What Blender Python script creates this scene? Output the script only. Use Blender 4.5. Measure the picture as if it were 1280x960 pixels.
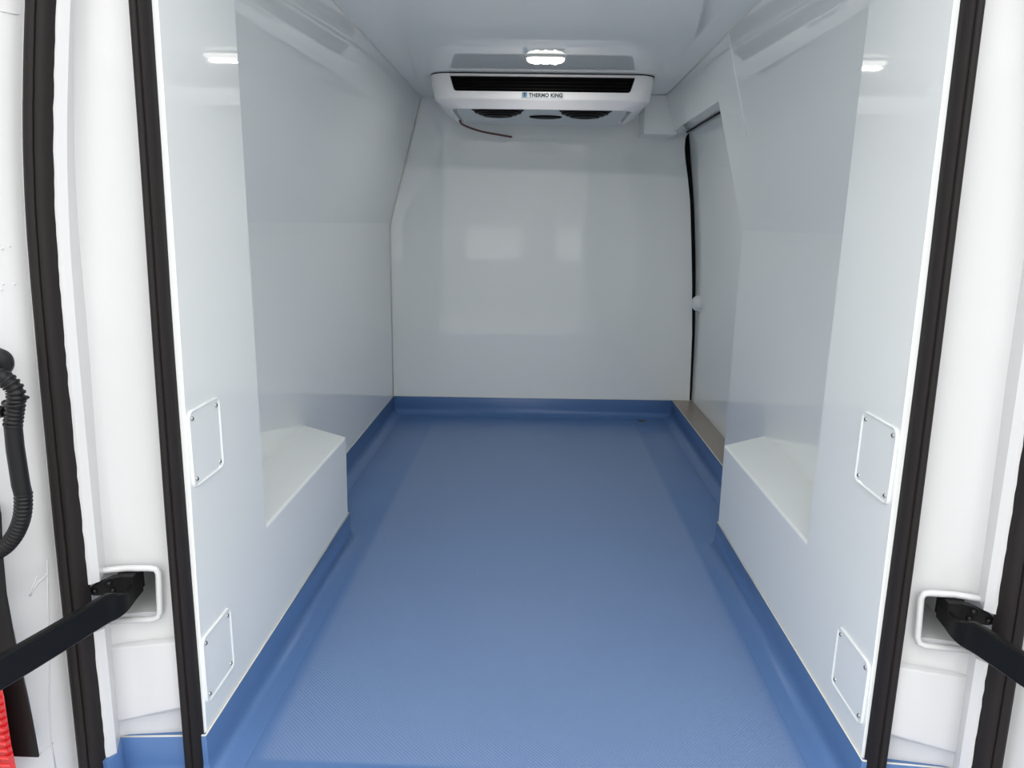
import bpy, bmesh, math
from mathutils import Vector, Matrix
import random
random.seed(4)

scene = bpy.context.scene
for o in list(bpy.data.objects):
    bpy.data.objects.remove(o)

# ------------------------------------------------------------------ camera
F_PX = 900.0
CAM_H = 1.03
def _n(v): return Vector(v).normalized()
dY = _n((670-640, 280-480, F_PX))            # direction of the van's length seen by the camera
vz = Vector((567-640, 4519-480, F_PX)).normalized()
vz = (vz - dY*vz.dot(dY)).normalized()
dZ = -vz
dX = dY.cross(dZ)
# image axes (x right, y down, z forward) in world coordinates
cx = Vector((dX.x, dY.x, dZ.x)); cy = Vector((dX.y, dY.y, dZ.y)); cz = Vector((dX.z, dY.z, dZ.z))
cam_d = bpy.data.cameras.new('camera')
cam = bpy.data.objects.new('camera', cam_d)
scene.collection.objects.link(cam)
m = Matrix((( cx.x, -cy.x, -cz.x, 0), (cx.y, -cy.y, -cz.y, 0), (cx.z, -cy.z, -cz.z, CAM_H), (0, 0, 0, 1)))
cam.matrix_world = m
cam_d.sensor_fit = 'HORIZONTAL'
cam_d.sensor_width = 36.0
cam_d.lens = 36.0*F_PX/1280.0
cam_d.clip_start = 0.02
scene.camera = cam

# ------------------------------------------------------------------ daylight
w = bpy.data.worlds.new('overcast_sky')
scene.world = w
w.use_nodes = True
nt = w.node_tree
nt.nodes.clear()
wo = nt.nodes.new('ShaderNodeOutputWorld')
bg = nt.nodes.new('ShaderNodeBackground')
tc = nt.nodes.new('ShaderNodeTexCoord')
sp = nt.nodes.new('ShaderNodeSeparateXYZ')
cr = nt.nodes.new('ShaderNodeValToRGB')
cr.color_ramp.elements[0].position = 0.0
cr.color_ramp.elements[0].color = (0.94, 0.945, 0.94, 1)
cr.color_ramp.elements[1].position = 0.9
cr.color_ramp.elements[1].color = (1.0, 1.0, 1.0, 1)
nt.links.new(tc.outputs['Generated'], sp.inputs[0])
nt.links.new(sp.outputs['Z'], cr.inputs[0])
nt.links.new(cr.outputs[0], bg.inputs[0])
nt.links.new(bg.outputs[0], wo.inputs[0])
SKY = 3.0
bg.inputs[1].default_value = SKY
scene.view_settings.view_transform = 'Standard'
scene.view_settings.look = 'None'
scene.view_settings.gamma = 1.0
scene.view_settings.use_curve_mapping = False
scene.view_settings.exposure = 0.02

# ------------------------------------------------------------------ materials
def mat(name, col, rough=0.5, metal=0.0, spec=0.5, coat=0.0, emit=None, estr=0.0):
    mt = bpy.data.materials.new(name); mt.use_nodes = True
    b = mt.node_tree.nodes['Principled BSDF']
    b.inputs['Base Color'].default_value = (*col, 1)
    b.inputs['Roughness'].default_value = rough
    b.inputs['Metallic'].default_value = metal
    b.inputs['Specular IOR Level'].default_value = spec
    b.inputs['Coat Weight'].default_value = coat
    b.inputs['Coat Roughness'].default_value = 0.03
    if emit:
        b.inputs['Emission Color'].default_value = (*emit, 1)
        b.inputs['Emission Strength'].default_value = estr
    return mt
def add_noise_bump(mt, scale, strength, dist=0.01, detail=2.0, rough_var=0.0):
    n = mt.node_tree.nodes; l = mt.node_tree.links; b = n['Principled BSDF']
    t = n.new('ShaderNodeTexCoord'); no = n.new('ShaderNodeTexNoise'); bu = n.new('ShaderNodeBump')
    no.inputs['Scale'].default_value = scale; no.inputs['Detail'].default_value = detail
    bu.inputs['Strength'].default_value = strength; bu.inputs['Distance'].default_value = dist
    l.new(t.outputs['Object'], no.inputs['Vector']); l.new(no.outputs['Fac'], bu.inputs['Height'])
    l.new(bu.outputs['Normal'], b.inputs['Normal'])
    return mt
def tint_noise(mt, c1, c2, scale, detail=3.0):
    n = mt.node_tree.nodes; l = mt.node_tree.links; b = n['Principled BSDF']
    t = n.new('ShaderNodeTexCoord'); no = n.new('ShaderNodeTexNoise'); r = n.new('ShaderNodeValToRGB')
    no.inputs['Scale'].default_value = scale; no.inputs['Detail'].default_value = detail
    r.color_ramp.elements[0].position = 0.35; r.color_ramp.elements[1].position = 0.65
    r.color_ramp.elements[0].color = (*c1, 1); r.color_ramp.elements[1].color = (*c2, 1)
    l.new(t.outputs['Object'], no.inputs['Vector']); l.new(no.outputs['Fac'], r.inputs[0])
    l.new(r.outputs[0], b.inputs['Base Color'])
    return mt
M = {}
LIN = (0.88, 0.905, 0.895)
M['lining'] = mat('white_gelcoat_lining', LIN, 0.025, spec=0.55)
tint_noise(M['lining'], (0.878, 0.905, 0.893), (0.89, 0.915, 0.903), 1.5)
M['paint'] = mat('white_body_paint', (0.70, 0.70, 0.705), 0.28, coat=0.3)
add_noise_bump(M['paint'], 60, 0.04, 0.002)
M['jamb'] = mat('white_seam_sealed_paint', (0.72, 0.72, 0.745), 0.4)
add_noise_bump(M['jamb'], 25, 0.12, 0.004)
M['rubber'] = mat('black_rubber', (0.020, 0.017, 0.017), 0.6, spec=0.2)
add_noise_bump(M['rubber'], 300, 0.15, 0.001)
M['rubber_deep'] = mat('matt_black_rubber', (0.006, 0.006, 0.007), 0.7, spec=0.2)
M['sealant'] = mat('cream_sealant', (0.78, 0.76, 0.68), 0.5)
M['black_plastic'] = mat('black_plastic', (0.008, 0.008, 0.009), 0.4, spec=0.3)
M['black_coat'] = mat('black_coated_steel', (0.006, 0.006, 0.006), 0.42, spec=0.22)
M['grille'] = mat('black_grille_plastic', (0.004, 0.004, 0.004), 0.5, spec=0.12)
M['unit'] = mat('pale_grey_abs_cover', (0.93, 0.915, 0.91), 0.3)
M['unit_tray'] = mat('grey_drip_tray', (0.62, 0.66, 0.67), 0.3)
M['silver'] = mat('brushed_metal_strip', (0.80, 0.76, 0.74), 0.35, metal=0.3)
M['steel'] = mat('screw_steel', (0.55, 0.55, 0.55), 0.3, metal=1.0)
M['dark_hole'] = mat('dark_socket', (0.01, 0.01, 0.01), 0.6)
M['sill'] = mat('brown_grey_sill_metal', (0.36, 0.31, 0.265), 0.38, metal=0.3)
M['sticker'] = mat('silver_white_sticker', (0.66, 0.70, 0.74), 0.3)
M['ink'] = mat('black_ink', (0.01, 0.01, 0.012), 0.5)
M['logo_blue'] = mat('logo_blue', (0.14, 0.30, 0.46), 0.4)
M['logo_navy'] = mat('logo_navy', (0.01, 0.03, 0.09), 0.4)
M['yellow_label'] = mat('aged_yellow_label', (0.55, 0.52, 0.36), 0.5)
M['olive'] = mat('olive_print', (0.20, 0.18, 0.07), 0.5)
M['hose'] = mat('brown_red_hose', (0.16, 0.07, 0.06), 0.5)
M['lamp_lens'] = mat('lit_led_lens', (0.9, 0.9, 0.85), 0.2, emit=(1.0, 0.97, 0.88), estr=2.2)
M['led'] = mat('led_emitter', (1, 1, 1), 0.3, emit=(1.0, 0.98, 0.92), estr=38.0)
M['lamp_base'] = mat('lamp_housing_plastic', (0.72, 0.72, 0.68), 0.25)
M['knob'] = mat('white_knob_plastic', (0.78, 0.80, 0.80), 0.3)
M['red'] = mat('red_lamp_lens', (0.62, 0.012, 0.016), 0.12, coat=0.6, emit=None)
M['red_bright'] = mat('red_reflector_ribs', (0.85, 0.05, 0.05), 0.15, coat=0.6)
M['rust'] = mat('brown_plug', (0.12, 0.09, 0.05), 0.6)
M['asphalt'] = add_noise_bump(mat('pale_concrete_yard', (0.42, 0.42, 0.41), 0.9), 80, 0.3)
M['backdrop'] = mat('grey_backdrop', (0.40, 0.405, 0.41), 0.9)  # for the unseen backdrop added behind the camera
M['bright_slats'] = mat('white_reflection_slats', (0.92, 0.92, 0.92), 0.6)  # white slats added only to mirror as bright patches
M['hedge'] = tint_noise(mat('hedge_leaves', (0.03, 0.06, 0.02), 0.8), (0.015, 0.03, 0.012), (0.06, 0.10, 0.03), 6)

# blue floor coating: smooth edge, fine dimpled tread in the walked middle
def blue_material(name, tread):
    mt = mat(name, (0.125, 0.225, 0.43), 0.33, spec=0.5)
    n = mt.node_tree.nodes; l = mt.node_tree.links; b = n['Principled BSDF']
    t = n.new('ShaderNodeTexCoord')
    no = n.new('ShaderNodeTexNoise'); no.inputs['Scale'].default_value = 3.0; no.inputs['Detail'].default_value = 5
    r = n.new('ShaderNodeValToRGB')
    r.color_ramp.elements[0].position = 0.3; r.color_ramp.elements[1].position = 0.7
    r.color_ramp.elements[0].color = (0.085, 0.180, 0.390, 1); r.color_ramp.elements[1].color = (0.098, 0.195, 0.410, 1)
    l.new(t.outputs['Object'], no.inputs['Vector']); l.new(no.outputs['Fac'], r.inputs[0])
    last = r.outputs[0]
    if tread:
        s = n.new('ShaderNodeSeparateXYZ'); l.new(t.outputs['Object'], s.inputs[0])
        def mth(op, a, c=None):
            q = n.new('ShaderNodeMath'); q.operation = op
            for i, v in enumerate((a, c)):
                if v is None: continue
                if isinstance(v, (int, float)): q.inputs[i].default_value = v
                else: l.new(v, q.inputs[i])
            return q.outputs[0]
        k = math.pi*2/0.0085
        sx = mth('SINE', mth('MULTIPLY', s.outputs['X'], k)); sy = mth('SINE', mth('MULTIPLY', s.outputs['Y'], k))
        h = mth('MULTIPLY', sx, sy)
        def sm(v, a, c):
            q = n.new('ShaderNodeMapRange'); q.interpolation_type = 'SMOOTHSTEP'
            l.new(v, q.inputs[0]); q.inputs[1].default_value = a; q.inputs[2].default_value = c
            q.inputs[3].default_value = 0; q.inputs[4].default_value = 1
            return q.outputs[0]
        mask = mth('MULTIPLY', mth('MULTIPLY', sm(s.outputs['X'], -0.53, -0.50), sm(s.outputs['X'], 0.565, 0.535)),
                   mth('MULTIPLY', sm(s.outputs['Y'], 1.19, 1.205), sm(s.outputs['Y'], 3.80, 3.40)))
        hh = mth('MULTIPLY', h, mask)
        bu = n.new('ShaderNodeBump'); bu.inputs['Strength'].default_value = 0.35; bu.inputs['Distance'].default_value = 0.0012
        l.new(hh, bu.inputs['Height']); l.new(bu.outputs[0], b.inputs['Normal'])
        # worn grey film of the tread
        mx = n.new('ShaderNodeMixRGB'); mx.blend_type = 'MIX'
        mx.inputs[2].default_value = (0.205, 0.292, 0.475, 1)
        l.new(mth('MULTIPLY', mask, 0.6), mx.inputs[0]); l.new(last, mx.inputs[1]); last = mx.outputs[0]
        # a few pale scuffs along the middle
        mp = n.new('ShaderNodeMapping'); mp.inputs['Scale'].default_value = (55, 2.2, 1)
        l.new(t.outputs['Object'], mp.inputs[0])
        n2 = n.new('ShaderNodeTexNoise'); n2.inputs['Scale'].default_value = 1.0; n2.inputs['Detail'].default_value = 2
        l.new(mp.outputs[0], n2.inputs['Vector'])
        sc = mth('MULTIPLY', sm(n2.outputs['Fac'], 0.74, 0.80), 0.35)
        m2 = n.new('ShaderNodeMixRGB'); m2.inputs[2].default_value = (0.30, 0.38, 0.50, 1)
        l.new(sc, m2.inputs[0]); l.new(last, m2.inputs[1]); last = m2.outputs[0]
    l.new(last, b.inputs['Base Color'])
    return mt
M['floor'] = blue_material('blue_tread_floor', True)
M['skirt'] = blue_material('blue_skirting_coating', False)

# ------------------------------------------------------------------ helpers
def obj(name, verts, faces, mt, parent=None, smooth=False, recalc=True, bevel=0.0, seg=2, auto=None):
    me = bpy.data.meshes.new(name)
    me.from_pydata([tuple(v) for v in verts], [], faces)
    if recalc:
        b = bmesh.new(); b.from_mesh(me)
        bmesh.ops.recalc_face_normals(b, faces=b.faces); b.to_mesh(me); b.free()
    o = bpy.data.objects.new(name, me)
    scene.collection.objects.link(o)
    me.materials.append(M[mt])
    if smooth or auto is not None:
        me.polygons.foreach_set('use_smooth', [True]*len(me.polygons))
        if auto is not None: me.set_sharp_from_angle(angle=math.radians(auto))
    if parent: o.parent = parent
    if bevel:
        md = o.modifiers.new('bevel', 'BEVEL'); md.width = bevel; md.segments = seg; md.limit_method = 'ANGLE'
        md.angle_limit = math.radians(35); md.harden_normals = True
        me.polygons.foreach_set('use_smooth', [True]*len(me.polygons))
        bake(o)
    return o
def bake(o):
    dg = bpy.context.evaluated_depsgraph_get(); dg.update()
    me = bpy.data.meshes.new_from_object(o.evaluated_get(dg), depsgraph=dg)
    nm = o.data.name
    o.modifiers.clear(); old = o.data; o.data = me
    bpy.data.meshes.remove(old); me.name = nm
def cut(o, cutter):
    md = o.modifiers.new('cut', 'BOOLEAN'); md.operation = 'DIFFERENCE'; md.object = cutter; md.solver = 'EXACT'
    bake(o); me = cutter.data
    bpy.data.objects.remove(cutter); bpy.data.meshes.remove(me)
def box(x0, x1, y0, y1, z0, z1):
    v = [(x, y, z) for z in (z0, z1) for y in (y0, y1) for x in (x0, x1)]
    f = [(0,1,3,2),(4,6,7,5),(0,4,5,1),(2,3,7,6),(0,2,6,4),(1,5,7,3)]
    return v, f
def merge(*vf):
    V, Fc = [], []
    for v, f in vf:
        k = len(V); V += list(v); Fc += [tuple(i+k for i in q) for q in f]
    return V, Fc
def loft(rings, closed=True, cap=True):
    n = len(rings[0]); V = [p for r in rings for p in r]; Fc = []
    for i in range(len(rings)-1):
        for j in range(n if closed else n-1):
            a = i*n+j; b = i*n+(j+1) % n
            Fc.append((a, b, b+n, a+n))
    if cap and closed:
        Fc.append(tuple(range(n))[::-1]); Fc.append(tuple(range((len(rings)-1)*n, len(rings)*n)))
    return V, Fc
def tube(path, r, n=12, cap=True):
    path = [Vector(p) for p in path]; rings = []
    up = None
    for i, p in enumerate(path):
        t = (path[min(i+1, len(path)-1)] - path[max(i-1, 0)]).normalized()
        if up is None:
            up = Vector((0, 0, 1)) if abs(t.z) < 0.9 else Vector((1, 0, 0))
        s = t.cross(up).normalized(); up = s.cross(t).normalized()
        rr = r[i] if isinstance(r, (list, tuple)) else r
        rings.append([p + (s*math.cos(a)+up*math.sin(a))*rr for a in [2*math.pi*k/n for k in range(n)]])
    return loft(rings, True, cap)
def smoothpath(pts, sub=8):
    P = [Vector(p) for p in pts]; P = [P[0]*2-P[1]] + P + [P[-1]*2-P[-2]]; out = []
    for i in range(1, len(P)-2):
        for k in range(sub):
            t = k/sub
            out.append(0.5*((2*P[i]) + (P[i+1]-P[i-1])*t + (2*P[i-1]-5*P[i]+4*P[i+1]-P[i+2])*t*t + (-P[i-1]+3*P[i]-3*P[i+1]+P[i+2])*t**3))
    out.append(P[-2]); return out
def rrect(w, h, r, n=5, cx=0, cz=0):
    out = []
    for sx, sz, a0 in ((1, 1, 0), (-1, 1, 90), (-1, -1, 180), (1, -1, 270)):
        for k in range(n+1):
            a = math.radians(a0 + 90*k/n)
            out.append((cx + sx*(w/2-r) + r*math.cos(a), cz + sz*(h/2-r) + r*math.sin(a)))
    return out
def empty(name, loc, label, cat, group=None):
    o = bpy.data.objects.new(name, None); scene.collection.objects.link(o)
    o.location = loc; o.empty_display_size = 0.05
    return tag(o, label, cat, group)
def tag(o, label, cat, group=None):
    o['label'] = label; o['category'] = cat
    if group: o['group'] = group
    return o
def struct(o):
    o['kind'] = 'structure'; return o
def fit(o, parent):
    """parent while keeping the mesh where it is (meshes are written in world coordinates)"""
    o.parent = parent
    o.matrix_parent_inverse = Matrix.Translation(-parent.location)
    return o
def centre(o):
    """move a top-level mesh's origin to the foot of its own bounds"""
    me = o.data; xs = [v.co for v in me.vertices]
    c = Vector(((min(v.x for v in xs)+max(v.x for v in xs))/2, (min(v.y for v in xs)+max(v.y for v in xs))/2, min(v.z for v in xs)))
    me.transform(Matrix.Translation(-c)); o.location = c
    return o
MID = 0.012
RK = 0.033                   # the rear opening rakes forward with height
def rx(x, z): return x*(1+RK/1.13*max(z, 0))
def ry(z): return RK*max(z, 0)
def side(x, s):                       # left (-1) numbers mirrored about the van's centre line for the right
    return x if s < 0 else 2*MID - x
def vf_side(vf, s):
    v, f = vf
    return [(side(p[0], s), p[1], p[2]) for p in v], f

# ------------------------------------------------------------------ main measures
XL, XR = -0.59, 0.614       # inner faces of rear pillar linings and wheel arch boxes
WL, WR = -0.76, 0.775       # side walls
SK = 0.095                  # skirting height
CZ = 1.64                   # ceiling
YP = 1.145                  # rear faces of the pillar linings
YB_L, YB_R = 3.82, 3.88     # bulkhead
YD = 2.785                  # near edge of the sliding door opening
ARCH_Z = 0.355
def lerp(tab, z):
    tab = sorted(tab)
    if z <= tab[0][0]: a, b = tab[0], tab[1]
    elif z >= tab[-1][0]: a, b = tab[-2], tab[-1]
    else:
        for a, b in zip(tab, tab[1:]):
            if a[0] <= z <= b[0]: break
    t = (z-a[0])/(b[0]-a[0])
    return a[1]+(b[1]-a[1])*t
def curve(tab, z):           # smooth version
    return (lerp(tab, z-0.12)+2*lerp(tab, z)+lerp(tab, z+0.12)+2*lerp(tab, z-0.06)+2*lerp(tab, z+0.06))/8

# ------------------------------------------------------------------ setting
v, f = box(-0.83, 0.86, 0.90, 3.90, -0.05, 0.0)
struct(obj('floor', v, f, 'floor'))

# blue skirting, swept round the load floor
path = [(-0.734, 1.066), (-0.727, 1.090), (-0.743, 1.130), (XL, 1.142), (XL, 2.19), (WL, 2.315), (WL, YB_L), (WR, YB_R),
        (WR, 2.33), (XR, 2.205), (XR, 1.142), (0.767, 1.130), (0.751, 1.090), (0.758, 1.066)]
prof = [(-0.02, -0.01), (-0.02, SK), (0.003, SK), (0.0045, SK-0.002), (0.005, 0.040), (0.008, 0.026), (0.015, 0.016), (0.026, 0.009),
        (0.040, 0.004), (0.055, 0.0008), (0.055, -0.01)]
def mitres(path):
    P = [Vector(p) for p in path]; out = []
    for i, p in enumerate(P):
        a = (P[i]-P[i-1]).normalized() if i else (P[1]-P[0]).normalized()
        b = (P[i+1]-P[i]).normalized() if i < len(P)-1 else a
        na = Vector((a.y, -a.x)); nb = Vector((b.y, -b.x))
        mm = (na+nb); mm = mm/ (1+na.dot(nb))
        out.append(mm)
    return out
mit = mitres(path)
def sweep(i0, i1):
    rings = []
    for i in range(i0, i1+1):
        rings.append([(path[i][0]+mit[i].x*d, path[i][1]+mit[i].y*d, z) for d, z in prof])
    return loft(rings, True, True)
struct(obj('baseboard_left', *sweep(0, 6), 'skirt', auto=50))
struct(obj('baseboard_back', *sweep(6, 7), 'skirt', auto=50))
struct(obj('baseboard_right', *sweep(7, 13), 'skirt', auto=50))
def bead(a, b, r=0.0016):
    return tube([a, b], r, 8)
pts = [(path[i][0]+mit[i].x*0.002, path[i][1]+mit[i].y*0.002, SK+0.001) for i in range(2, 12)]
struct(obj('trim_1', *merge(*[bead(a, b) for a, b in zip(pts, pts[1:])]), 'sealant', smooth=True))

# side walls: upright below, leaning in above shoulder height
def wall_profile(s, y):
    xw = WL if s < 0 else WR
    top = -0.592 if s < 0 else 0.602
    pr = [(xw, 0.0), (xw, 0.985), (xw-s*0.002, 1.02), (xw-s*0.011, 1.055), (top, CZ), (top-s*-0.003, CZ+0.04)]
    return [(x, y, z) for x, z in pr]
def wall(s, ys, name, th=0.03):
    rings = []
    for y in ys:
        p = wall_profile(s, y)
        q = [(x+s*th, yy, z) for x, yy, z in p][::-1]
        rings.append(p+q)
    return struct(obj(name, *loft(rings), 'lining'))
wall(-1, [1.40, 3.87], 'wall_left')
wall(1, [1.40, YD], 'wall_right')
# vertical joint strip of the right wall lining over the door edge
jp = [(0.602+0.173*(1-(z-1.055)/(CZ-1.055))-0.009*(1-(z-1.055)/(CZ-1.055)), z) for z in (1.33, 1.40, 1.48, 1.56, 1.64)]
struct(obj('trim_2', *tube([(x-0.0005, 2.52+0.01*(1.64-z), z) for x, z in jp], 0.0035, 8), 'lining', smooth=True))

# bulkhead
edge_r = [(0.872, 0.0), (0.868, 0.12), (0.857, 0.46), (0.838, 0.72), (0.822, 0.90), (0.797, 1.15), (0.775, 1.28), (0.757, 1.36), (0.748, 1.42), (0.750, 1.47), (0.765, 1.50)]
out = [(-0.80, 0.0)] + edge_r + [(0.72, 1.66), (-0.80, 1.66)]
def yb(x): return YB_L + (YB_R-YB_L)*(x-WL)/(WR-WL)
v = [(x, yb(x), z) for x, z in out] + [(x, yb(x)+0.03, z) for x, z in out]
n = len(out)
f = [tuple(range(n))[::-1], tuple(range(n, 2*n))] + [(i, (i+1) % n, (i+1) % n+n, i+n) for i in range(n)]
struct(obj('wall_back', v, f, 'lining'))
# thin sealant lines in the bulkhead corners
left_c = [(WL+0.002, YB_L-0.002, SK), (WL+0.002, YB_L-0.002, 1.0), (WL+0.013, YB_L-0.002, 1.055), (-0.590, YB_L-0.002, CZ)]
struct(obj('trim_3', *tube(left_c, 0.0022, 8), 'sealant', smooth=True))

# ceiling
v, f = box(-0.66, 0.72, 1.12, 3.90, CZ, CZ+0.03)
struct(obj('ceiling', v, f, 'lining'))
struct(obj('trim_4', *merge(bead((-0.594, 1.5, CZ-0.0005), (-0.594, 3.83, CZ-0.0005), 0.003), bead((0.604, 1.5, CZ-0.0005), (0.604, 3.66, CZ-0.0005), 0.003)), 'sealant', smooth=True))

# pillar linings either side of the rear opening (flush with the wheel arch boxes)
P0 = [(1.343, -0.570), (1.069, -0.578), (0.868, -0.584), (0.475, -0.588), (0.094, -0.590)]
for s, nm in ((-1, 'wall_rear_left'), (1, 'wall_rear_right')):
    rings = []
    for k in range(0, 36):
        z = k*CZ/35 + 0.0
        x0 = XL; yp = YP + ry(z)
        rings.append([(side(a, s), b, z) for a, b in ((x0-0.002, yp), (x0, yp+0.002), (XL, 1.492), (-0.80, 1.492), (-0.80, 1.42), (-0.614, 1.42), (x0-0.03, yp))])
    struct(obj(nm, *loft(rings), 'lining', auto=30))

# painted rear pillars of the body, with a pocket for each door strap
P2 = [(1.336, -0.600), (1.067, -0.605), (0.87, -0.610), (0.486, -0.618), (0.042, -0.623)]
def colz(tab): return tab
PB = [(1.34, -0.684), (1.07, -0.714), (0.87, -0.716), (0.49, -0.731), (0.04, -0.741)]
SR = [(1.335, -0.717), (1.226, -0.734), (1.065, -0.753), (0.867, -0.762), (0.481, -0.770), (0.035, -0.777)]
SLf = [(1.335, -0.752), (1.226, -0.770), (1.064, -0.789), (0.866, -0.797), (0.48, -0.809), (0.033, -0.819)]
KS = 1.06/1.12
def sc(tab, k): return [(CAM_H+(z-CAM_H)*k, x*k) for z, x in tab]
SR2, SL2 = sc(SR, KS), sc(SLf, KS)
def pillar(s, nm):
    rings = []
    for k in range(0, 47):
        z = -0.12 + k*1.90/46
        p2 = curve(P2, z)+0.008; pb = curve(PB, z); r2 = curve(SR2, z); l2 = curve(SL2, z)
        ring = [(p2, 1.152), (p2-0.02, 1.146), (pb+0.012, 1.133), (pb, 1.127), (r2+0.012, 1.086), (r2+0.004, 1.075), (r2-0.004, 1.072),
                (l2-0.012, 1.072), (l2-0.018, 1.066), (l2-0.062, 0.985), (l2-0.075, 0.972), (-0.955, 0.975), (-0.985, 1.00), (-0.995, 1.06), (-0.995, 1.41), (p2, 1.41)]
        rings.append([(side(max(-0.995, rx(a, z)), s), b+(ry(z) if b < 1.4 else 0), z) for a, b in ring])
    o = struct(obj(nm, *loft(rings), 'paint', auto=35))
    # strap pocket, open towards the outer seal
    plan = [(-0.656, 1.0), (-0.659, 1.33), (-0.735, 1.35), (-0.738, 1.178), (-0.775, 1.113), (-0.775, 1.0)]
    lo = [0.338, 0.338, 0.338, 0.336, 0.335, 0.335]; hi = [0.424, 0.424, 0.424, 0.424, 0.421, 0.421]
    vv = [(side(a, s), b, l) for (a, b), l in zip(plan, lo)] + [(side(a, s), b, h) for (a, b), h in zip(plan, hi)]
    n = 6
    ff = [tuple(range(n)), tuple(range(n, 2*n))] + [(i, (i+1) % n, (i+1) % n+n, i+n) for i in range(n)]
    # triangulate the tilted top and bottom
    ff = [t for q in ff for t in ([q] if len(q) == 4 else [(q[0], q[i], q[i+1]) for i in range(1, 3)] + [(q[0], q[3], q[5]), (q[3], q[4], q[5])])]
    c = obj('cutter', vv, ff, 'paint'); cut(o, c)
    o.data.polygons.foreach_set('use_smooth', [True]*len(o.data.polygons)); o.data.set_sharp_from_angle(angle=math.radians(30))
    return o
pillar(-1, 'wall_pillar_left'); pillar(1, 'wall_pillar_right')
tr = 5
for s in (-1, 1):
    # rolled rim round the pocket
    rp = smoothpath([(-0.768, 1.100, 0.414), (-0.757, 1.118, 0.423), (-0.745, 1.133, 0.4285)], 4)[:-1] + [(-0.70, 1.139, 0.4293), (-0.662, 1.1435, 0.4285)] \
        + [(-0.653, 1.145, 0.4265), (-0.6495, 1.146, 0.418), (-0.6525, 1.144, 0.345), (-0.656, 1.143, 0.3345), (-0.666, 1.141, 0.3305), (-0.745, 1.131, 0.330)]
    rp = [(side(p[0], s), p[1]-0.001, p[2]) for p in rp]
    struct(obj('trim_%d' % tr, *tube(rp, 0.0058, 10), 'paint', smooth=True)); tr += 1
    # raised pad under the pocket
    def padring(y, ex):
        c = [(-0.610-ex*.2, 0.150-ex), (-0.610-ex*.2, 0.290+ex*.3), (-0.738+ex*.2, 0.278+ex*.3), (-0.741+ex*.2, 0.126-ex*.4)]
        return [(side(rx(a, b), s), y+ry(b) - (0.0 if i in (0, 1) else 0.012), b) for i, (a, b) in enumerate(c)]
    vf = loft([padring(1.150, 0.0), padring(1.138, 0.0), padring(1.131, -0.010)])
    struct(obj('trim_%d' % tr, *vf, 'paint', bevel=0.003)); tr += 1

# outer skin of the van, roof and rear header that close the load space
struct(obj('wall_outside_left', *box(-0.995, -0.975, 1.40, 4.05, -0.12, 1.78), 'paint'))
struct(obj('wall_outside_right', *box(0.999, 1.019, 1.40, 4.05, -0.12, 1.78), 'paint'))
struct(obj('wall_front', *box(-0.99, 1.01, 4.03, 4.05, -0.12, 1.78), 'paint'))
struct(obj('roof', *box(-0.995, 1.019, 1.02, 4.05, 1.775, 1.80), 'paint', bevel=0.01))
struct(obj('wall_rear_header', *box(-0.80, 0.824, 1.14, 1.18, CZ, 1.78), 'paint'))
struct(obj('trim_%d' % tr, *box(-0.80, 0.824, 0.86, 0.92, -0.20, -0.002), 'jamb', bevel=0.008)); tr += 1
struct(obj('ground', *box(-14, 14, -16, 10, -0.72, -0.66), 'asphalt'))
struct(obj('wall_underbody', *box(-0.97, 0.99, 0.92, 4.05, -0.22, -0.06), 'jamb'))

# rear doors swung open beside the camera
for s, nm in ((-1, 'door_2'), (1, 'door_3')):
    rings = []
    for k in range(0, 21):
        z = -0.14 + k*1.86/20
        lean = 0.05*max(0, z-0.9)**1.5
        ring = [(-0.925+lean, 0.955), (-0.905+lean, 0.945), (-0.900+lean, 0.86), (-0.912+lean, 0.84), (-0.912+lean, 0.34), (-0.900+lean, 0.32), (-0.900+lean, 0.20), (-0.915+lean, 0.175), (-0.965+lean, 0.175), (-0.975+lean, 0.20), (-0.975+lean, 0.94), (-0.965+lean, 0.955)]
        rings.append([(side(a-0.02, s), b, z) for a, b in ring])
    struct(obj(nm, *loft(rings), 'paint', auto=40))

# ------------------------------------------------------------------ sliding door side
DX = [(0.0, 0.884), (0.095, 0.882), (0.46, 0.876), (0.84, 0.853), (1.2, 0.816), (1.4, 0.783), (1.5, 0.770), (1.56, 0.758)]
rings = []
for k in range(0, 31):
    z = 0.02 + k*1.54/30
    x = curve(DX, z)
    rings.append([(x, YD-0.05, z), (x, 3.93, z), (x+0.03, 3.93, z), (x+0.03, YD-0.05, z)])
door = struct(obj('door_1', *loft(rings), 'lining', auto=30))
# jamb of the opening: forward return, rear edge return
jr = []
for x, z in edge_r:
    jr.append([(x-0.004, yb(0.8)+0.004, z), (x+0.016, 3.925, z), (x+0.05, 3.925, z), (x+0.05, 3.95, z), (x-0.004, 3.95, z)])
struct(obj('trim_20', *loft(jr), 'lining', auto=40))
jr = []
for z in [0.0, 0.3, 0.6, 0.9, 1.02, 1.055, 1.2, 1.35, 1.50]:
    xw = WR if z < 1.02 else 0.764 - (0.764-0.602)*(z-1.055)/(CZ-1.055)
    x1 = curve(DX, z)
    jr.append([(xw+0.004, YD, z), (x1+0.002, YD+0.012, z), (x1+0.002, YD-0.03, z), (xw+0.004, YD-0.03, z)])
struct(obj('trim_21', *loft(jr), 'lining', auto=40))
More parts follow.
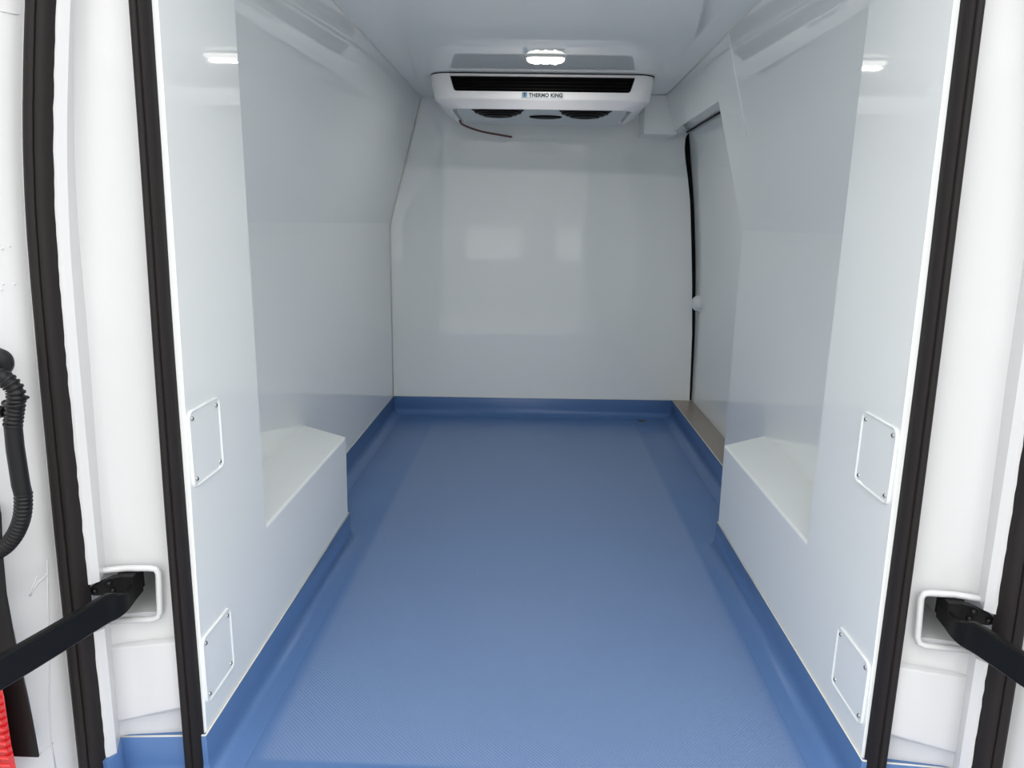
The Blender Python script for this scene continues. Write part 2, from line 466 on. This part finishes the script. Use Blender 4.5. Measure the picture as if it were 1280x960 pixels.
# header over the door: inner face carries on the leaning wall, underside is the reveal
hz = 1.478
xh = 0.764 - (0.764-0.602)*(hz-1.055)/(CZ-1.055)
hp = [(0.602, CZ+0.01), (xh+0.001, hz+0.004), (xh+0.005, hz), (0.752, 1.500), (0.80, 1.506), (0.80, CZ+0.02)]
rings = [[(x, y, z) for x, z in hp] for y in (YD-0.001, 3.90)]
struct(obj('wall_over_door', *loft(rings), 'lining'))
struct(obj('trim_22', *tube([(0.7555, YD+0.02, 1.4985), (0.7555, 3.88, 1.4985)], 0.0045, 8), 'rubber', smooth=True))
# cover box in the upper corner by the bulkhead
bx = [(0.507, 1.462), (0.664, 1.462), (0.664, 1.478), (0.625, CZ), (0.507, CZ)]
rings = [[(x, 3.66, z) for x, z in bx], [(x-0.0, 3.89, z+0.002) for x, z in bx]]
struct(obj('trim_23', *loft(rings), 'lining', bevel=0.004))
# sill plate
so = obj('sill_plate', *box(WR-0.004, 0.879, YD-0.04, 3.885, 0.05, SK+0.001), 'sill', bevel=0.0015)
tag(centre(so), 'brown-grey metal sill plate along the bottom of the side door', 'sill')
# side door seal
SD = [(1.50, 0.756), (1.46, 0.757), (1.40, 0.762), (1.33, 0.773), (1.2, 0.796), (1.04, 0.815), (0.84, 0.834), (0.464, 0.857), (0.096, 0.868)]
def seal_section(xl, xr, yb_, yf):
    sec = [(0, 0), (0.02, .55), (.10, .90), (.25, 1.0), (.42, 1.0), (.53, .93), (.56, .70), (.59, .88), (.72, .92), (.88, .80), (.98, .45), (1, 0)]
    return [(xl+(xr-xl)*u, yb_+(yf-yb_)*h) for u, h in sec]
rings = []
for k in range(0, 37):
    z = SK + k*(1.50-SK)/36
    x = lerp(SD, z) if z > 1.44 else curve(SD, z)
    rings.append([(a, b, z) for a, b in seal_section(x, x+0.021, 3.928, 3.893)])
o = obj('rubber_seal', *loft(rings), 'rubber_deep', auto=50)
tag(centre(o), 'thin black rubber seal down the far edge of the side door', 'seal')
# release knob on the side door
rings = []
for k in range(7):
    a = k/6*math.pi/2
    rr = math.cos(a)*0.98+0.02; d = math.sin(a)
    rings.append([(0.872-0.050*d, 3.80+0.034*rr*math.cos(t), 0.640+0.046*rr*math.sin(t)) for t in [2*math.pi*i/20 for i in range(20)]])
kn = obj('door_handle', *loft(rings), 'knob', smooth=True)
kn.parent = door

# ------------------------------------------------------------------ wheel arch boxes
for s, lab in ((-1, 'white moulded wheel arch box on the left wall'), (1, 'white moulded wheel arch box on the right wall')):
    yf0, yf1 = (2.195, 2.318) if s < 0 else (2.215, 2.337)
    xi = XL if s < 0 else XR
    xo = (WL-0.01) if s < 0 else (WR+0.01)
    xi2 = xi + s*0.0006
    v = [(xi2, 1.47, 0.0), (xi2, yf0-0.012, 0.0), (xo, yf1, 0.0), (xo, 1.47, 0.0)]
    v += [(xi2, 1.47, ARCH_Z), (xi2, yf0, ARCH_Z), (xo, yf1+0.004, ARCH_Z), (xo, 1.47, ARCH_Z)]
    f = [(0,1,2,3),(4,7,6,5),(0,4,5,1),(1,5,6,2),(2,6,7,3),(3,7,4,0)]
    o = obj('wheel_arch_box', v, f, 'lining', bevel=0.007, seg=4)
    tag(centre(o), lab, 'wheel arch')

# ------------------------------------------------------------------ door opening seals
def long_seal(s, tabL, tabR, yb_, yf, lab, mt='rubber', wob=0.0, zb=-0.10):
    rings = []; N = 120
    for k in range(N+1):
        z = zb + k*(1.76-zb)/N
        xl = curve(tabL, z); xr = curve(tabR, z) + wob*(random.random()-.5)
        rings.append([(side(rx(a, z), s), b+ry(z), z) for a, b in seal_section(xl, xr, yb_, yf)])
    o = obj('rubber_seal', *loft(rings), mt, auto=50)
    return tag(centre(o), lab, 'seal', 'rubber seals round the rear door opening')
IN_R = [(1.336, -0.576), (1.068, -0.581), (0.871, -0.586), (0.487, -0.590), (0.043, -0.593)]
for s, a, b in ((-1, 'black rubber seal on the edge of the left pillar lining', 'broad black outer rubber seal beside the corrugated cable tube'),
                (1, 'black rubber seal on the edge of the right pillar lining', 'broad black outer rubber seal at the far right of the opening')):
    long_seal(s, P2, IN_R, 1.150, 1.115, a)
    long_seal(s, SL2, SR2, 1.078, 1.048, b, wob=0.0012)

# ------------------------------------------------------------------ access panels
def ring_at(xface, s, w_, h_, r, d, yc, zc):
    return [(xface - s*d, yc + s*-1*a, zc + b) for a, b in rrect(w_, h_, r)]
def access_panel(s, yc, zc, xf, w_, h_, lab, tilt=0.0):
    t = empty('access_panel', (xf, yc, zc-h_/2), lab, 'access panel', 'access panels on the pillar linings')
    R = lambda ww, hh, r, d: ring_at(xf, s, ww, hh, r, d, yc, zc)
    rings = [R(w_, h_, .014, -0.001), R(w_, h_, .014, .003), R(w_-.002, h_-.002, .013, .0042), R(w_-.005, h_-.005, .012, .0042), R(w_-.008, h_-.008, .011, .003),
             R(w_-.010, h_-.010, .010, .0018)]
    fit(obj('cover_plate', *loft(rings), 'lining', auto=25), t)
    rings = [R(w_+.006, h_+.006, .016, -0.001), R(w_+.006, h_+.006, .016, .0012), R(w_+.001, h_+.001, .014, .0012)]
    for a in (-1, 1):
        for b in (-1, 1):
            y = yc + a*(w_/2-.0145); z = zc + b*(h_/2-.0145)
            rr = []
            for d, r in ((.0015, .0042), (.0030, .0042), (.0042, .0034), (.0046, .0022), (.0034, .0020)):
                rr.append([(xf - s*d, y+r*math.cos(q), z+r*math.sin(q)) for q in [2*math.pi*i/12 for i in range(12)]])
            sc_ = obj('screw', *loft(rr), 'steel', auto=40); fit(sc_, t)
            so_ = obj('socket', *loft([[(xf-s*d, y+.0021*math.cos(q), z+.0021*math.sin(q)) for q in [2*math.pi*i/6 for i in range(6)]] for d in (.003, .0047)]), 'dark_hole')
            so_.parent = sc_; so_.matrix_parent_inverse = Matrix.Identity(4)
    return t
access_panel(-1, 1.235, 0.635, -0.590, 0.124, 0.139, 'upper white access panel on the left pillar lining, level with the cable tube')
access_panel(-1, 1.217, 0.215, -0.590, 0.124, 0.134, 'lower white access panel on the left pillar lining just above the blue skirting')
access_panel(1, 1.241, 0.638, 0.614, 0.132, 0.137, 'upper white access panel on the right pillar lining, beside the right wheel arch box')
access_panel(1, 1.228, 0.212, 0.614, 0.136, 0.128, 'lower white access panel on the right pillar lining just above the blue skirting')

# ------------------------------------------------------------------ door check straps
def strap(s, lab):
    t = empty('door_check_strap', (side(-0.68, s), 1.05, 0.38), lab, 'door strap', 'door check straps')
    zt, zb = 0.427, 0.377
    # flat bar in plan: out of the pocket, round the elbow, towards the open door
    pl = smoothpath([(-0.672, 1.26), (-0.668, 1.18), (-0.664, 1.12), (-0.658, 1.085), (-0.655, 1.062), (-0.660, 1.043), (-0.670, 1.025), (-0.684, 0.99), (-0.699, 0.93), (-0.728, 0.83), (-0.757, 0.73), (-0.80, 0.58)], 5) if False else \
         smoothpath([(-0.6895, 1.150, 0), (-0.6875, 1.135, 0), (-0.685, 1.115, 0), (-0.6815, 1.096, 0), (-0.680, 1.080, 0), (-0.6825, 1.063, 0), (-0.692, 1.040, 0), (-0.716, 0.95, 0), (-0.742, 0.86, 0), (-0.778, 0.73, 0), (-0.83, 0.56, 0), (-0.893, 0.40, 0)], 5)
    rings = []
    for i, p in enumerate(pl):
        tg = (pl[min(i+1, len(pl)-1)]-pl[max(i-1, 0)]).normalized(); nn = Vector((tg.y, -tg.x, 0))
        h = 0.0065
        fr = 1.0; bot = zt - 0.030 - (zt-zb-0.030)*fr
        c = 0.003; top_ = zt - 0.020*min(1, max(0, (p.y-1.055)/0.04))
        sec = [(-h, bot+c), (-h+c, bot), (h-c, bot), (h, bot+c), (h, top_-c), (h-c, top_), (-h+c, top_), (-h, top_-c)]
        rings.append([(side(p.x+nn.x*a, s), p.y+nn.y*a, z) for a, z in sec])
    fit(obj('arm', *loft(rings), 'black_coat', auto=35), t)
    # hinge bracket inside the pocket
    br = []
    for z in (0.385, 0.4235):
        br.append([(side(a, s), b, z) for a, b in ((-0.681, 1.118), (-0.684, 1.16), (-0.715, 1.16), (-0.720, 1.14), (-0.706, 1.118))])
    fit(obj('bracket', *loft(br), 'black_coat', bevel=0.002), t)
    ear = [(-0.700, .424), (-0.718, .423), (-0.742, .414), (-0.7475, .408), (-0.747, .400), (-0.740, .395), (-0.720, .392), (-0.700, .388)]
    fit(obj('ear_plate', *loft([[(side(a, s), 1.130+(a+.70)*.5+d, z) for a, z in ear] for d in (-0.010, 0.004)]), 'black_coat', bevel=0.002), t)
    for (px, pz, r) in ((-0.738, .404, .0050), (-0.718, .414, .0050), (-0.714, .400, .0050)):
        y0 = 1.130+(px+.70)*.5-0.010
        rr = [[(side(px+q*math.cos(a), s), y0-d, pz+q*math.sin(a)) for a in [2*math.pi*i/10 for i in range(10)]] for d, q in ((0, r), (.004, r), (.006, r*.6))]
        fit(obj('bolt', *loft(rr), 'black_plastic', auto=40), t)
    # rubber buffer block behind the arm
    fit(obj('buffer', *loft([[(side(a, s), b, z) for a, b in ((-0.700, 1.105), (-0.726, 1.093), (-0.728, 1.108), (-0.700, 1.12))] for z in (0.368, 0.386)]), 'black_plastic', bevel=0.002), t)
    return t
strap(-1, 'black door check strap reaching out of the left pillar pocket')
strap(1, 'black door check strap reaching out of the right pillar pocket')

# ------------------------------------------------------------------ corrugated cable tube on the left jamb
def unp(x, y, Y):                       # a point at depth Y seen at a measured place of the photograph
    d = cx*((x-640)/F_PX) + cy*((y-480)/F_PX) + cz
    k = Y/d.y
    return Vector((d.x*k, Y, CAM_H+d.z*k))
t = empty('cable_tube', unp(22, 575, 0.985), 'black corrugated cable tube with a smooth sleeve on the left door jamb', 'cable tube')
def ribbed(pts, r, pitch=0.0062, amp=0.0016):
    P = smoothpath(pts, 24); L = [0]
    for a, b in zip(P, P[1:]): L.append(L[-1]+(b-a).length)
    n = int(L[-1]/(pitch/6)); path_, rad = [], []
    j = 0
    for i in range(n+1):
        s_ = L[-1]*i/n
        while j < len(L)-2 and L[j+1] < s_: j += 1
        tt = (s_-L[j])/max(1e-9, L[j+1]-L[j]); path_.append(P[j].lerp(P[j+1], tt))
        ph = (s_/pitch) % 1.0
        rad.append(r + amp*(1 if ph < 0.5 else -0.6))
    return tube(path_, rad, 14)
g = lambda x, y, Y=0.985: unp(x, y, Y)
fit(obj('upper_tube', *ribbed([g(-22, 478, 1.00), g(-8, 470, .99), g(6, 474, .985), g(18, 486), g(20, 500), g(18, 516), g(16, 532)], 0.0112), 'black_plastic', smooth=True), t)
fit(obj('sleeve', *tube([g(16, 527), g(16, 529), g(19, 560), g(26, 606), g(29, 617), g(29, 619)], [0.0085, 0.0118, 0.0120, 0.0122, 0.0118, 0.009], 16), 'black_plastic', auto=40), t)
fit(obj('lower_tube', *ribbed([g(29, 616), g(29, 634), g(26, 652), g(17, 671), g(3, 686), g(-16, 694), g(-40, 690)], 0.0108), 'black_plastic', smooth=True), t)
tie = tube([g(16+13*math.cos(a), 504+4*math.sin(a), 0.985-0.0135*math.sin(a)) for a in [2*math.pi*i/16 for i in range(17)]], 0.0022, 6, False)
tail = tube([g(27, 497), g(32, 499), g(35, 496)], [0.002, 0.0018, 0.0028], 6)
fit(obj('cable_tie', *merge(tie, tail), 'black_plastic', smooth=True), t)
fit(obj('clip', *merge(tube([g(-14, 514, .99), g(6, 515, .985)], [0.012, 0.008], 10)), 'black_plastic', auto=40), t)
# plug where the tube leaves the body
pc = g(0, 452, 1.035); ax = Vector((0.75, -0.66, 0)).normalized()
def discs(c, ax, lst, n=20):
    u = ax.cross(Vector((0, 0, 1))).normalized(); w2 = u.cross(ax)
    return loft([[c+ax*d+(u*math.cos(a)+w2*math.sin(a)*1.25)*r for a in [2*math.pi*i/n for i in range(n)]] for d, r in lst])
fit(obj('grommet', *discs(pc, ax, ((-0.01, .016), (.012, .016), (.020, .012), (.022, .006))), 'black_plastic', auto=40), t)

# ------------------------------------------------------------------ tail lamp on the rear left corner
t = empty('tail_lamp', unp(10, 955, 0.97), 'red tail lamp with black side at the lower left corner', 'tail lamp')
edge = [(2, 640), (4, 690), (9, 745), (19, 800), (30, 850), (41, 900), (50, 948)]
inner = [(-40, 640), (-38, 690), (-34, 745), (-22, 800), (-6, 850), (6, 900), (16, 948)]
def plate(pxA, pxB, Y0, Y1):
    r = []
    for (a, b), (c, d) in zip(pxA, pxB):
        A = unp(a, b, Y0); B = unp(c, d, Y0); B.z = A.z
        r.append([A, B, B+Vector((-0.045, Y1-Y0, 0)), A+Vector((-0.045, Y1-Y0, 0))])
    return loft(r)
fit(obj('housing', *plate(edge, [(x-80, y) for x, y in inner], 0.985, 1.04), 'black_plastic', bevel=0.003), t)
rings = []
for i, (a, b) in enumerate([(0, 855), (4, 872), (8, 900), (13, 932), (20, 965), (27, 1000)]):
    A = unp(a, b, 0.965)
    ring = [Vector((A.x-0.10*k/6, 0.967-0.016*math.sin(math.pi*min(1, (k+0.001)/2.2)/2 if k < 2.2 else math.pi/2), A.z)) for k in range(7)]
    ring += [Vector((A.x-0.10, 1.02, A.z)), Vector((A.x-0.050, 1.02, A.z))]
    rings.append(ring)
lens = fit(obj('lens', *loft(rings), 'red', auto=50), t)
ribs = []
for k in range(9):
    p = unp(4+k*1.7, 885+k*9, 0.95)
    ribs.append(box(p.x-0.05, p.x-0.006, 0.9485, 0.953, p.z-0.0022, p.z+0.0022))
rb = obj('reflector_rib', *merge(*ribs), 'red_bright', bevel=0.0008); fit(rb, t)

# pressed seams of the left jamb sheet metal
def jamb_pt(px, py, off=0.0):
    lo, hi = 0.99, 1.12
    for _ in range(40):
        Y = (lo+hi)/2; p = unp(px, py, Y); l2 = curve(SL2, p.z)
        xa, ya = rx(l2-0.018, p.z), 1.066+ry(p.z); xb, yb2 = rx(l2-0.062, p.z), 0.985+ry(p.z)
        xj = xa+(xb-xa)*(Y-ya)/(yb2-ya)
        if p.x > xj: lo = Y
        else: hi = Y
    return unp(px, py, Y-off)
seam = [[(59, 700), (60, 760), (62, 820), (61, 870), (63, 925), (70, 965)], [(0, 13), (8, 15), (18, 17), (27, 18)], [(47, 720), (40, 735), (38, 745)], [(36, 745), (48, 728), (60, 718)], [(49, 944), (57, 935), (66, 929)]]
struct(obj('trim_%d' % tr, *merge(*[tube([jamb_pt(*q) for q in sm_], 0.0014, 6) for sm_ in seam]), 'jamb', smooth=True)); tr += 1
struct(obj('trim_%d' % tr, *merge(*[tube([jamb_pt(x, y, -0.003), jamb_pt(x, y, 0.0016)], [0.0022, 0.0012], 8) for x, y in ((3, 311), (12, 308), (4, 355), (18, 355), (2, 362))]), 'jamb', smooth=True)); tr += 1

# ------------------------------------------------------------------ refrigeration unit
UX = 0.011
t = empty('refrigeration_unit', (UX, 3.42, 1.50), 'pale grey refrigeration unit hanging from the ceiling at the bulkhead', 'refrigeration unit')
def outline(hw, y0, y1, z, rc, n=8):
    o_ = []
    for k in range(n+1):                       # front left corner
        a = math.pi + math.pi/2*k/n
        o_.append((UX-hw+rc+rc*math.cos(a), y0+rc*0.75+rc*0.75*math.sin(a), z))
    for k in range(n+1):
        a = 1.5*math.pi + math.pi/2*k/n
        o_.append((UX+hw-rc+rc*math.cos(a), y0+rc*0.75+rc*0.75*math.sin(a), z))
    o_ += [(UX+hw, y1, z), (UX-hw, y1, z)]
    return o_
rings = [outline(.470, 3.190, 3.70, 1.6365, .085), outline(.468, 3.191, 3.70, 1.60, .083), outline(.458, 3.193, 3.70, 1.553, .080), outline(.455, 3.1945, 3.70, 1.541, .078), outline(.452, 3.1965, 3.70, 1.537, .077),
         outline(.447, 3.201, 3.69, 1.533, .076), outline(.422, 3.215, 3.68, 1.518, .07), outline(.398, 3.228, 3.67, 1.5035, .065), outline(.392, 3.233, 3.665, 1.5025, .062),
         outline(.386, 3.240, 3.655, 1.505, .058), outline(.382, 3.244, 3.65, 1.528, .056)]
shell = obj('cover', *loft(rings), 'unit', auto=40)
op = [(UX-.386, 1.6325), (UX-.370+.0, 1.578), (UX-.366, 1.571), (UX-.358, 1.5675), (UX+.358, 1.5675), (UX+.366, 1.571), (UX+.370, 1.578), (UX+.386, 1.6325)]
cut(shell, obj('cutter', *loft([[(x, y, z) for x, z in op] for y in (3.10, 3.26)]), 'unit'))
shell.data.polygons.foreach_set('use_smooth', [True]*len(shell.data.polygons)); shell.data.set_sharp_from_angle(angle=math.radians(32))
fit(shell, t)
gr = obj('grille', *loft([[(x, y, z) for x, z in op] for y in (3.225, 3.256)]), 'grille'); fit(gr, t)
for k in range(4):
    z = 1.577+k*.0135
    hw = .366+.004*k
    sl = obj('slat', *loft([[(x, y+dy, zz) for (y, zz) in ((3.196, z+.0015), (3.222, z+.007), (3.222, z+.0045), (3.196, z-.0008))] for x, dy in ((UX-hw, 0), (UX+hw, 0))]), 'grille')
    sl.parent = gr; sl.matrix_parent_inverse = Matrix.Identity(4)
fit(obj('top_strip', *box(UX-.384, UX+.384, 3.187, 3.20, 1.6255, 1.6350), 'silver', bevel=0.001), t)
fit(obj('gasket', *loft([outline(.4715, 3.1885, 3.70, 1.6360, .085), outline(.4715, 3.1885, 3.70, 1.6400, .085)]), 'rubber_deep'), t)
# underside: recessed fan plate, raised rear tray
fit(obj('drip_tray', *loft([[(UX+a*hw, 3.262, 1.535), (UX+a*hw, 3.262, 1.527), (UX+a*hw, 3.37, 1.503), (UX+a*(hw-.016), 3.655, 1.493), (UX+a*hw, 3.66, 1.535)] for a, hw in ((-1, .372), (1, .372))]), 'unit_tray', bevel=0.003), t)
for fx in (-.190, .192):
    rr = []
    for z, r in ((1.530, .128), (1.514, .124), (1.508, .104), (1.503, .102), (1.501, .086), (1.496, .084), (1.494, .066), (1.489, .063), (1.487, .036), (1.485, .030)):
        rr.append([(UX+fx+r*math.cos(a), 3.350+r*.72*math.sin(a), z) for a in [2*math.pi*i/28 for i in range(28)]])
    fit(obj('fan_guard', *loft(rr), 'grille'), t)
rr = [[(UX+.02+r*math.cos(a), 3.42+r*.5*math.sin(a), z) for a in [2*math.pi*i/20 for i in range(20)]] for z, r in ((1.502, .075), (1.496, .070), (1.493, .05))]
fit(obj('drain_cup', *loft(rr), 'grille'), t)
# white name plate, emblem and lettering on the front
tilt = lambda z: 3.1985 - (z-1.543)*0.0
st = obj('name_plate', *loft([[(UX-.084, 3.1945, 1.5425), (UX+.090, 3.1945, 1.5425), (UX+.090, 3.1925, 1.5655), (UX-.084, 3.1925, 1.5655)],
                              [(UX-.084, 3.1895, 1.5425), (UX+.090, 3.1895, 1.5425), (UX+.090, 3.1885, 1.5655), (UX-.084, 3.1885, 1.5655)]]), 'sticker')
fit(st, t)
def child(o, p):
    o.parent = p; o.matrix_parent_inverse = Matrix.Identity(4) if p.matrix_parent_inverse == Matrix.Identity(4) else Matrix.Identity(4)
    return o
child(obj('emblem', *box(UX-.081, UX-.061, 3.1870, 3.1895, 1.5445, 1.5640), 'logo_blue'), st)
child(obj('emblem_letter', *merge(box(UX-.0785, UX-.0635, 3.1862, 3.1872, 1.5595, 1.5625), box(UX-.0730, UX-.0690, 3.1862, 3.1872, 1.5460, 1.5625),
                                  box(UX-.0765, UX-.0655, 3.1862, 3.1872, 1.5530, 1.5550)), 'logo_navy'), st)
fc = bpy.data.curves.new('lettering', 'FONT'); fc.body = 'THERMO KING'; fc.size = 0.0150; fc.offset = 0.00075; fc.extrude = 0.0004; fc.space_character = 1.06
fo = bpy.data.objects.new('lettering', fc); scene.collection.objects.link(fo)
dg = bpy.context.evaluated_depsgraph_get(); dg.update()
me = bpy.data.meshes.new_from_object(fo.evaluated_get(dg), depsgraph=dg)
bpy.data.objects.remove(fo)
xs = [q.co.x for q in me.vertices]; wd = max(xs)-min(xs)
me.transform(Matrix.Translation((-min(xs), 0, 0)))
me.transform(Matrix.Diagonal((0.140/wd, 1.38, 1.0, 1)))
me.transform(Matrix.Rotation(math.pi/2, 4, 'X'))
me.transform(Matrix.Translation((UX-.054, 3.1882, 1.5465)))
lt = bpy.data.objects.new('lettering', me); scene.collection.objects.link(lt); me.materials.clear(); me.materials.append(M['ink'])
child(lt, st)
# small yellow label under the lip
lb = obj('yellow_label', *box(UX-.042, UX+.036, 3.30, 3.38, 1.5255, 1.5275), 'yellow_label'); fit(lb, t)
child(obj('label_border', *merge(box(UX-.042, UX+.036, 3.372, 3.379, 1.5245, 1.5256), box(UX-.042, UX-.038, 3.30, 3.379, 1.5245, 1.5256), box(UX+.032, UX+.036, 3.30, 3.379, 1.5245, 1.5256),
       *[box(UX-.034+.0105*k, UX-.034+.0105*k+.0075, 3.335, 3.352, 1.5245, 1.5256) for k in range(6)]), 'olive'), lb)
fit(obj('drain_hose', *tube(smoothpath([(UX-.385, 3.60, 1.503), (UX-.37, 3.63, 1.487), (UX-.30, 3.70, 1.470), (UX-.22, 3.76, 1.462), (UX-.14, 3.855, 1.46)], 5), 0.005, 8), 'hose', smooth=True), t)

# ------------------------------------------------------------------ ceiling lamp
t = empty('ceiling_lamp', (0.02, 2.90, CZ-0.022), 'small lit ceiling lamp in front of the refrigeration unit', 'lamp')
def lring(hw, hd, z, r): return [(0.021+a, 2.90+b, z) for a, b in rrect(2*hw, 2*hd, r)]
fit(obj('housing', *loft([lring(.078, .040, CZ, .030), lring(.078, .040, CZ-.004, .030), lring(.074, .036, CZ-.006, .028)]), 'lamp_base', auto=40), t)
le = obj('lens', *loft([lring(.072, .034, CZ-.005, .027), lring(.070, .032, CZ-.012, .026), lring(.062, .026, CZ-.018, .022), lring(.050, .018, CZ-.020, .016)]), 'lamp_lens', auto=50)
fit(le, t)
for k in (-1, 0, 1):
    e = obj('led', *loft([[(0.021+k*.034+r*math.cos(a), 2.90+r*.8*math.sin(a), z) for a in [2*math.pi*i/14 for i in range(14)]] for z, r in ((CZ-.0195, .011), (CZ-.0225, .010), (CZ-.024, .006))]), 'led', auto=50)
    child(e, le)

ld = bpy.data.lights.new('lamp_light', 'AREA'); ld.shape = 'RECTANGLE'; ld.size = 0.10; ld.size_y = 0.045; ld.energy = 2.2; ld.color = (1.0, 0.98, 0.93)
lo_ = bpy.data.objects.new('lamp_light', ld); scene.collection.objects.link(lo_); lo_.location = (0.021, 2.90, CZ-0.028)
fit(lo_, t)

# ------------------------------------------------------------------ small plug in the floor by the bulkhead
o = obj('drain_plug', *loft([[(0.595+r*math.cos(a), 3.775+r*.8*math.sin(a), z) for a in [2*math.pi*i/14 for i in range(14)]] for z, r in ((-.001, .019), (.002, .018), (.003, .011))]), 'rust', auto=40)
tag(centre(o), 'small brownish plug on the blue floor by the right bulkhead corner', 'plug')


# unseen grey backdrop, added for the reflections it gives the glossy bulkhead
PATCH_X = ((-0.57, 0.60), (1.26, 2.29))  # spans placed so the bulkhead mirrors two bright patches
zb0, zb1, zt_ = 0.30, 1.00, 2.95
xs_ = [-11, PATCH_X[0][0], PATCH_X[0][1], PATCH_X[1][0], PATCH_X[1][1], 11]
b = struct(obj('wall_reflection_backdrop', *merge(box(-11, 11, -7.4, -7.05, -0.66, zb0), box(-11, 11, -7.4, -7.05, zb1, zt_),
      *[box(xs_[i], xs_[i+1], -7.4, -7.05, zb0, zb1) for i in (0, 2, 4)]), 'backdrop'))
for k, (x0, x1) in enumerate(PATCH_X):  # added frames with white slats, seen only as reflected patches
    wn = struct(obj('reflection_frame_%d' % (k+1), *merge(box(x0, x1, -7.14, -7.06, 0.30, 0.35), box(x0, x1, -7.14, -7.06, 0.95, 1.00), box(x0, x0+.05, -7.14, -7.06, 0.35, 0.95), box(x1-.05, x1, -7.14, -7.06, 0.35, 0.95)), 'paint'))
    bl = obj('bright_slats', *merge(*[box(x0+.05, x1-.05, -7.12, -7.10, 0.35+.06*i, 0.35+.06*i+.057) for i in range(10)]), 'bright_slats'); bl.parent = wn
